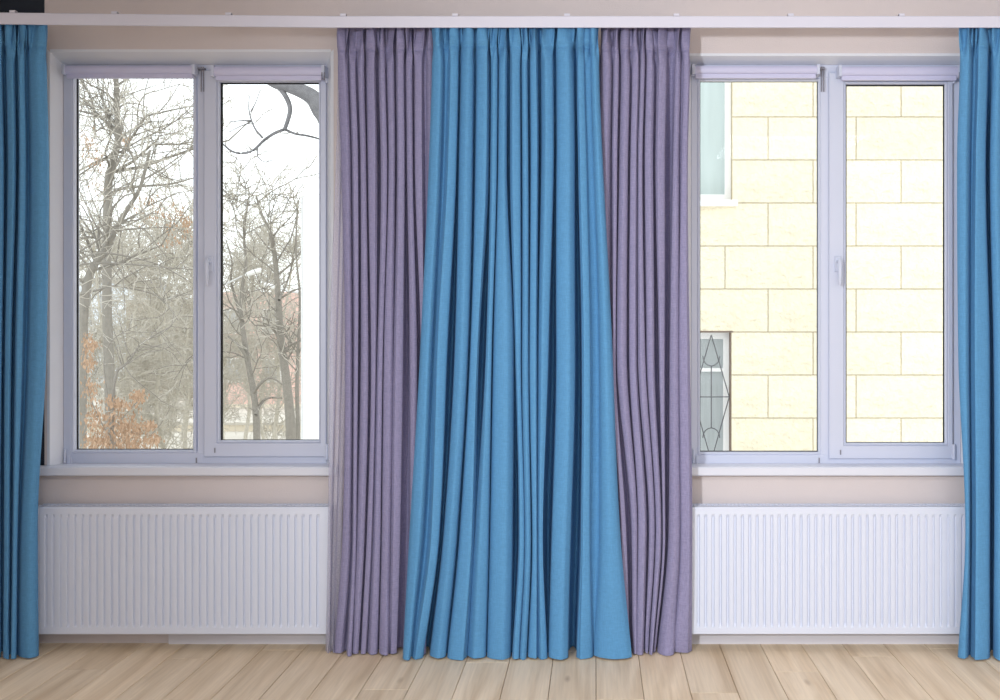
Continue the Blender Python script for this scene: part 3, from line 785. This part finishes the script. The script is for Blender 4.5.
# ------------------------------------------------------------------ far buildings
def far_building(name, px0, px1, pytop, Y, wall_m, label, rows_, colsn, depth=10, base=None, winw=1.2, winh=1.5, roof=True):
    x0, x1 = WX(px0, Y), WX(px1, Y); zt = WZ(pytop, Y)
    root = thing(name, ((x0 + x1) / 2, Y + depth / 2, ZG), label, 'building')
    MB().box(x0, x1, Y, Y + depth, ZG, zt).build('wall', wall_m, root)
    if roof: MB().box(x0 - .3, x1 + .3, Y - .3, Y + depth + .3, zt, zt + .35).build('roof', M['roofing'], root)
    if base is not None: MB().box(x0 - .05, x1 + .05, Y - .12, Y, ZG, WZ(base, Y)).build('plinth', M['cream'], root)
    for i in range(rows_):
        for j in range(colsn):
            cx_ = x0 + (x1 - x0) * (j + .5) / colsn; cz = zt - 1.8 - i * 3.0
            fr = MB().frame(cx_ - winw/2, cx_ + winw/2, cz - winh/2, cz + winh/2, .1, .1, .1, .1, Y - .05, Y + .02).build('window', M['ext_white'], root)
            MB().box(cx_ - winw/2 + .1, cx_ + winw/2 - .1, Y - .02, Y + .01, cz - winh/2 + .1, cz + winh/2 - .1).build('pane', M['farglass'], fr)
    return root
far_building('apartment_building', 214, 330, 292, 62, M['pink'], 'pink apartment building behind the bare trees in the left window', 2, 3, base=404, roof=False)
far_building('apartment_building', 126, 206, 300, 70, M['taupe'], 'taupe apartment building behind the tangled branches in the left window', 2, 3, base=413, roof=False)
far_building('apartment_building', 40, 118, 282, 88, M['paleblue'], 'pale bluish building far behind the leafy brown tree', 3, 3)
# low garden wall in front of the pink house
gw = thing('garden_wall', (WX(200, 48), 48, ZG), 'low pale garden wall at the foot of the far buildings', 'wall')
MB().box(WX(20, 48), WX(310, 48), 48, 48.4, ZG, WZ(425, 48)).build('wall', M['cream'], gw)
MB().box(WX(20, 48), WX(310, 48), 47.9, 48.5, WZ(425, 48), WZ(425, 48) + .12).build('coping', M['snow'], gw)

# street lamps
def street_lamp(px_pole, Y, arm, label):
    base = Vector((WX(px_pole, Y), Y, ZG))
    root = thing('street_lamp', base, label, 'street lamp')
    pts = [Vector(W(a, b, Y)) for a, b in arm]
    MB().cyl(base, (base.x, Y, pts[0].z), .09, .055, 10).build('pole', M['lamp_grey'], root)
    MB().tube([(base.x, Y, pts[0].z - .25)] + [tuple(p) for p in pts[:-1]], [.035, .03] + [.022] * (len(pts) - 2), 8).build('arm', M['lamp_grey'], root)
    a, b = pts[-2], pts[-1]; d = b - a
    MB().tube([a - d*.02, a + d*.12, a + d*.5, a + d*.9, b], [.03, .05, .065, .055, .02], 10).build('lamp_head', M['ext_white'], root)
street_lamp(214, 24, [(214, 287), (228, 283), (245, 275), (262, 269.5)], 'pale street lamp with a long arm reaching in from the window mullion')
street_lamp(307, 27, [(307, 294), (292, 292), (277, 288.3), (264, 283.8)], 'pale street lamp reaching out from behind the white plastered wall corner')

# ------------------------------------------------------------------ trees
class Tree:
    def __init__(self, seed): self.rg = np.random.default_rng(seed); self.limb = MB(); self.br = MB(); self.tw = MB(); self.pl = []; self.tips = []; self.ntw = 0; self.rmin = .004
    def spline(self, pts, n=None):
        P = np.array(pts, float)
        if len(P) < 3: return P
        Q = np.concatenate([[2*P[0]-P[1]], P, [2*P[-1]-P[-2]]]); out = []
        for i in range(len(P)-1):
            p0, p1, p2, p3 = Q[i:i+4]
            for t in (0, .25, .5, .75): out.append(.5*((2*p1)+(-p0+p2)*t+(2*p0-5*p1+4*p2-p3)*t*t+(-p0+3*p1-3*p2+p3)*t**3))
        out.append(P[-1]); return np.array(out)
    def stem(self, pts, r0, r1, limb=True, n=8):
        S = self.spline(pts); R = np.linspace(r0, r1, len(S)); (self.limb if limb else self.br).tube(S, R, n)
        self.pl.append((S, R)); return S, R
    def grow(self, S, R, density, length, level, spread=1.0, droop=0.0, t0=.1):
        rg = self.rg; L = np.linalg.norm(np.diff(S, axis=0), axis=1).sum(); k = max(1, int(density * L))
        for _ in range(k):
            t = rg.uniform(t0, 1); f = t * (len(S) - 1); i = min(int(f), len(S) - 2); p = S[i] + (S[i+1]-S[i])*(f-i); r = R[i]
            d = S[i+1]-S[i]; d = d / (np.linalg.norm(d)+1e-9)
            v = rg.normal(size=3); v[1] *= .6; v -= d * (v @ d); v /= np.linalg.norm(v)+1e-9
            g = d * rg.uniform(.3, .9) + v * spread; g[2] += .15; g /= np.linalg.norm(g)
            ln = length * rg.uniform(.45, 1.15) * (1 - .35*t)
            m = 6 if level > 1 else 4
            q = [p]; step = ln / (m-1); gg = g.copy()
            for s in range(m-1):
                gg = gg + rg.normal(size=3) * .22; gg[2] += .05 - droop * (s / m); gg /= np.linalg.norm(gg); q.append(q[-1] + gg * step)
            q = np.array(q)
            ra = min(r * .6, .004 + ln * .011); ra = max(ra, self.rmin * 1.3); rb = max(self.rmin, ra * .3)
            RR = np.linspace(ra, rb, m)
            if level > 1: self.br.tube(q, RR, 4)
            else: self.tw.tube(q, RR, 3); self.ntw += 1
            self.tips.append(q)
            if level > 1: self.grow(q, RR, density * 1.75, length * .5, level - 1, spread, droop)
    def finish(self, name, loc, label, mats, group=None):
        root = thing(name, loc, label, 'tree', group)
        for b, nm, m in ((self.limb, 'trunk', mats[0]), (self.br, 'branches', mats[1]), (self.tw, 'twigs', mats[2])):
            if b.v:
                o = b.build(nm, m, root)
                if nm != 'trunk': tag(o, kind='stuff')
        return root
def leaves_mesh(points, rg, size, parent, m=None):
    mb = MB(); V = []; Fc = []
    for p in points:
        s = size * rg.uniform(.6, 1.25); yaw = rg.uniform(0, 6.28); tilt = rg.normal() * .45
        ax = np.array([math.cos(yaw), math.sin(yaw), 0]); dn = np.array([math.sin(tilt) * -ax[1], math.sin(tilt) * ax[0], -math.cos(tilt)])
        nrm = np.cross(ax, dn); o = len(V)
        V += [p, p + dn*s*.5 + ax*s*.22 + nrm*s*.08, p + dn*s, p + dn*s*.5 - ax*s*.22 + nrm*s*.08, p + dn*s*.5]
        Fc += [(o, o+1, o+4), (o+1, o+2, o+4), (o+2, o+3, o+4), (o+3, o, o+4)]
    mb.add(V, Fc)
    return tag(mb.build('leaves', m or M['leaf'], parent), 'dry brown leaves', kind='stuff')

def px3(pts, Y, dy=0.0, rg=None):
    out = []
    for i, p in enumerate(pts):
        yy = Y + (0 if rg is None else rg.normal() * dy); out.append(W(p[0], p[1], yy))
    return out

# leaning tree at the left of the left pane
def ground_to(px, py, Y): return [(WX(px, Y), Y, ZG - .05), W(px, (py + 700) / 2 if py < 500 else py, Y)]
T = Tree(21); T.rmin = 0.0055; Y = 15; s = Y / F
st = [(WX(80, Y), Y, ZG - .05), W(81, 420, Y)] + px3([(82, 360), (84, 311), (88, 280), (97, 261), (108, 244), (118, 225), (128, 208), (140, 188), (150, 150)], Y)
S, R = T.stem(st, .085, .02); T.grow(S, R, 2.0, 2.4, 3, droop=.05, t0=.35)
for pts in ([(78, 259), (100, 253), (126, 256), (150, 262), (170, 270), (195, 285)], [(78, 295), (98, 290), (114, 286), (150, 293), (165, 303), (178, 320)],
            [(114, 286), (125, 278), (145, 267)], [(70, 266), (100, 263), (140, 265), (170, 268), (200, 270)], [(70, 258), (90, 245), (110, 232), (135, 222), (160, 208)]):
    S, R = T.stem(px3([(83, 300)] * 0 + pts, Y - .6, .1, T.rg), 1.1 * s, .45 * s, False, 5); T.grow(S, R, 4, 1.0, 2, droop=.06)
T.finish('bare_tree', (WX(80, Y), Y, ZG), 'bare leaning tree at the left side of the left window pane', (M['bark'], M['bark'], M['twig']))

# taller tree behind it
T = Tree(33); T.rmin = 0.0065; Y = 19; s = Y / F
st = [(WX(112, Y), Y, ZG - .05), W(110, 400, Y)] + px3([(107, 300), (108, 190), (112, 165), (118, 140), (117, 110), (116, 75), (114, 20)], Y)
S, R = T.stem(st, .10, .035); T.grow(S, R, 1.6, 3.0, 3, t0=.3)
tall_parts = []
for pts, wd in (([(108, 197), (120, 189), (145, 186), (170, 184), (197, 177)], 4.5), ([(75, 173), (100, 160), (120, 152), (140, 140), (165, 128), (185, 113), (196, 100)], 2.6),
            ([(78, 176), (95, 165), (115, 156), (135, 156), (165, 152), (198, 146)], 2.2), ([(118, 140), (128, 132), (138, 127), (150, 122), (165, 122)], 2.6),
            ([(95, 135), (93, 105), (86, 88), (80, 70)], 2.6), ([(138, 127), (138, 108), (145, 95), (160, 90), (180, 84)], 2.0), ([(118, 100), (130, 94), (148, 88), (165, 82)], 1.6), ([(95, 132), (105, 126), (115, 122)], 2.0)):
    S, R = T.stem(px3(pts, Y - .3, .15, T.rg), wd * s * .42, wd * s * .16, False, 6); T.grow(S, R, 3.5, 1.5, 2)
    tall_parts.append(S)
tall = T.finish('bare_tree', (WX(112, Y), Y, ZG), 'tall upright bare tree with some brown leaves in the left pane', (M['bark'], M['bark'], M['twig']))
rg = np.random.default_rng(5); pts = []
for (cx_, cy_, sx_, sy_, n) in ((88, 145, 8, 14, 110), (97, 160, 9, 9, 60), (165, 215, 22, 14, 170), (185, 222, 8, 12, 90), (140, 205, 10, 8, 50), (98, 190, 8, 8, 40), (175, 240, 14, 10, 50), (126, 138, 5, 5, 20), (150, 200, 5, 5, 20)):
    for _ in range(n): pts.append(np.array(W(cx_ + rg.normal() * sx_ * .6, cy_ + rg.normal() * sy_ * .6, Y - .8 + rg.normal() * .5)))
leaves_mesh(pts, rg, .07, tall)

# low tree that keeps its brown leaves
T = Tree(44); T.rmin = 0.0025; Y = 9.5; s = Y / F
S, R = T.stem([(WX(114, Y), Y, ZG - .05), W(112, 520, Y)] + px3([(112, 440), (113, 395), (117, 372), (122, 367), (130, 360), (140, 345), (155, 335), (172, 326)], Y), .02, .005); T.grow(S, R, 3, .7, 2, t0=.5)
for pts_, wd in (([(112, 420), (104, 370), (107, 350), (115, 338), (128, 330), (137, 325)], 1.6), ([(128, 364), (145, 353), (160, 350), (172, 346)], 1.4), ([(112, 440), (100, 420), (88, 390), (84, 350)], 1.8), ([(112, 430), (128, 412), (145, 393)], 1.6), ([(113, 445), (130, 432), (152, 436)], 1.5)):
    S, R = T.stem(px3(pts_, Y, .05, T.rg), wd * s * .4, wd * s * .2, False, 5); T.grow(S, R, 4, .55, 2)
leafy = T.finish('leafy_tree', (WX(114, Y), Y, ZG), 'low tree keeping dry brown leaves at the bottom of the left pane', (M['bark'], M['bark'], M['twig']))
pts = []
for (cx_, cy_, sx_, sy_, n) in ((90, 345, 6, 9, 90), (88, 362, 6, 8, 60), (90, 388, 7, 10, 60), (112, 402, 6, 5, 60), (138, 397, 6, 6, 130), (122, 406, 8, 5, 80), (95, 420, 9, 14, 130), (118, 425, 12, 14, 190), (132, 432, 12, 12, 190), (150, 426, 5, 5, 70), (152, 440, 8, 5, 80), (108, 442, 14, 7, 160), (135, 446, 14, 6, 120), (92, 442, 6, 8, 60)):
    for _ in range(int(n * 1.7)): pts.append(np.array(W(cx_ + rg.normal() * sx_ * .62, cy_ - 2 + rg.normal() * sy_ * .55, Y + rg.normal() * .22)))
leaves_mesh(pts, rg, .042, leafy)

# two trunks of the right pane of the left window
T = Tree(55); T.rmin = 0.008; Y = 24; s = Y / F
S, R = T.stem([(WX(258, Y), Y, ZG - .05)] + px3([(257, 440), (255, 402), (251, 378), (247, 357), (243, 330), (241, 305), (243, 283), (246, 262), (244, 235), (248, 200)], Y), 3.8 * s, .9 * s); T.grow(S, R, 2.1, 2.2, 3, t0=.3)
for pts_ in ([(243, 322), (236, 300), (231, 280), (232, 262), (226, 240)], [(247, 357), (238, 345), (228, 336)], [(252, 395), (262, 382), (272, 378), (284, 386)], [(256, 415), (262, 402), (270, 398), (282, 398)]):
    S, R = T.stem(px3(pts_, Y, .2, T.rg), 1.8 * s, .6 * s, False, 6); T.grow(S, R, 1.4, 1.4, 2)
T.finish('bare_tree', (WX(258, Y), Y, ZG), 'slim dark tree trunk left of the thicker one before the pink building', (M['bark'], M['bark'], M['twig']))
T = Tree(66); T.rmin = 0.008; Y = 22; s = Y / F
S, R = T.stem([(WX(293, Y), Y, ZG - .05)] + px3([(291, 440), (289, 405), (285, 370), (281, 340), (279, 310), (277, 280), (274, 250), (270, 232), (262, 215), (256, 195)], Y), 5.5 * s, .9 * s); T.grow(S, R, 2.1, 2.2, 3, t0=.3)
for pts_, wd in (([(272, 238), (280, 228), (290, 218), (300, 205)], 1.5), ([(282, 345), (274, 330), (266, 324), (254, 320)], 2.2), ([(279, 300), (286, 285), (292, 265), (296, 240)], 2.2), ([(284, 365), (292, 352), (300, 335)], 2), ([(280, 315), (270, 305), (262, 290), (256, 280)], 1.4)):
    S, R = T.stem(px3(pts_, Y, .2, T.rg), wd * s * .6, wd * s * .25, False, 6); T.grow(S, R, 1.3, 1.5, 2)
T.finish('bare_tree', (WX(293, Y), Y, ZG), 'thick grey tree trunk close to the white plastered wall corner', (M['bark'], M['bark'], M['twig']))
T = Tree(67); T.rmin = 0.009; Y = 26; s = Y / F
S, R = T.stem([(WX(299, Y), Y, ZG - .05)] + px3([(298, 430), (297, 390), (298, 350), (300, 300), (296, 250), (298, 200)], Y), 2.5 * s, .7 * s); T.grow(S, R, 1.3, 2.0, 3, t0=.3)
T.finish('bare_tree', (WX(299, Y), Y, ZG), 'straight grey trunk half hidden by the white plastered wall corner', (M['bark'], M['bark'], M['twig']))

# near limb that curves in at the top of the right pane
T = Tree(77); T.rmin = 0.0022; Y = 8.2; s = Y / F
def z4(pts): return [(170 + a / 5.83, 50 + b / 5.83) for a, b in pts]
S, R = T.stem([(WX(372, Y), Y, ZG - .05), W(368, 560, Y), W(360, 300, Y), W(345, 170, Y), W(328, 120, Y)] + px3(z4([(880, 350), (840, 285), (780, 245), (700, 215), (620, 195), (560, 165), (470, 120)]), Y), .11, .030, n=10)
S, R = T.stem(px3(z4([(600, 188), (650, 235), (685, 290), (700, 345), (690, 400), (668, 465)]), Y), 2.7 * s, 2.0 * s, n=8)
for pts_, a, b in (([(668, 462), (610, 485), (550, 525), (485, 585), (420, 602), (360, 590), (305, 545), (240, 490)], 1.7, .8), ([(668, 462), (730, 488), (800, 500), (880, 522), (960, 560)], 1.5, .8),
                   ([(540, 512), (500, 465), (475, 410), (460, 345), (462, 265)], 1.1, .45), ([(472, 412), (410, 413), (350, 418)], .8, .4), ([(470, 360), (500, 305), (525, 235)], .7, .3), ([(510, 565), (512, 620), (550, 652), (605, 640)], .7, .3), ([(470, 420), (400, 450), (340, 480)], .6, .3)):
    S, R = T.stem(px3(z4(pts_), Y, .04, T.rg), a * s, b * s, False, 6); T.grow(S, R, 7, .14, 1, 1.0)
T.finish('bare_tree', (WX(372, Y), Y, ZG), 'near tree with a thick crooked limb across the top of the right pane', (M['bark_dark'], M['bark_dark'], M['bark']))

# bare trees of the thicket further back, three forms
protos = []
for k in range(3):
    T = Tree(100 + k); T.rmin = .009; hgt = 9.5
    pts = [(0, 0, 0)]; x = y = 0
    for q in range(1, 6): x += T.rg.normal() * .2; y += T.rg.normal() * .2; pts.append((x, y, hgt * q / 5))
    S, R = T.stem(pts, .10, .02, n=7); T.grow(S, R, 2.9, 2.8, 3, 1.1, t0=.15)
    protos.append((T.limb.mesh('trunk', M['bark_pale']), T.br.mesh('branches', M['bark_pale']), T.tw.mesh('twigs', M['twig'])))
spots = [(134, 29, 0, .78, 'left of the middle in the left pane'), (100, 24, 1, .74, 'just behind the tall upright tree'), (160, 26, 2, .8, 'nearest in the left pane'), (282, 30, 1, .8, 'behind the thick grey trunk'),
         (92, 34, 0, .8, 'behind the leaning tree'), (140, 33, 1, .78, 'in the middle of the left pane'), (190, 32, 0, .75, 'beside the mullion in the left pane'),
         (155, 42, 1, .95, 'before the taupe building'), (182, 44, 0, .95, 'at the right end of the taupe building'),
         (228, 36, 1, .78, 'left of the slim trunk in the right pane'), (270, 38, 2, .8, 'between the two dark trunks'), (245, 44, 2, .9, 'before the left end of the pink building')]
for i, (px, Y, k, sc_, wh) in enumerate(spots):
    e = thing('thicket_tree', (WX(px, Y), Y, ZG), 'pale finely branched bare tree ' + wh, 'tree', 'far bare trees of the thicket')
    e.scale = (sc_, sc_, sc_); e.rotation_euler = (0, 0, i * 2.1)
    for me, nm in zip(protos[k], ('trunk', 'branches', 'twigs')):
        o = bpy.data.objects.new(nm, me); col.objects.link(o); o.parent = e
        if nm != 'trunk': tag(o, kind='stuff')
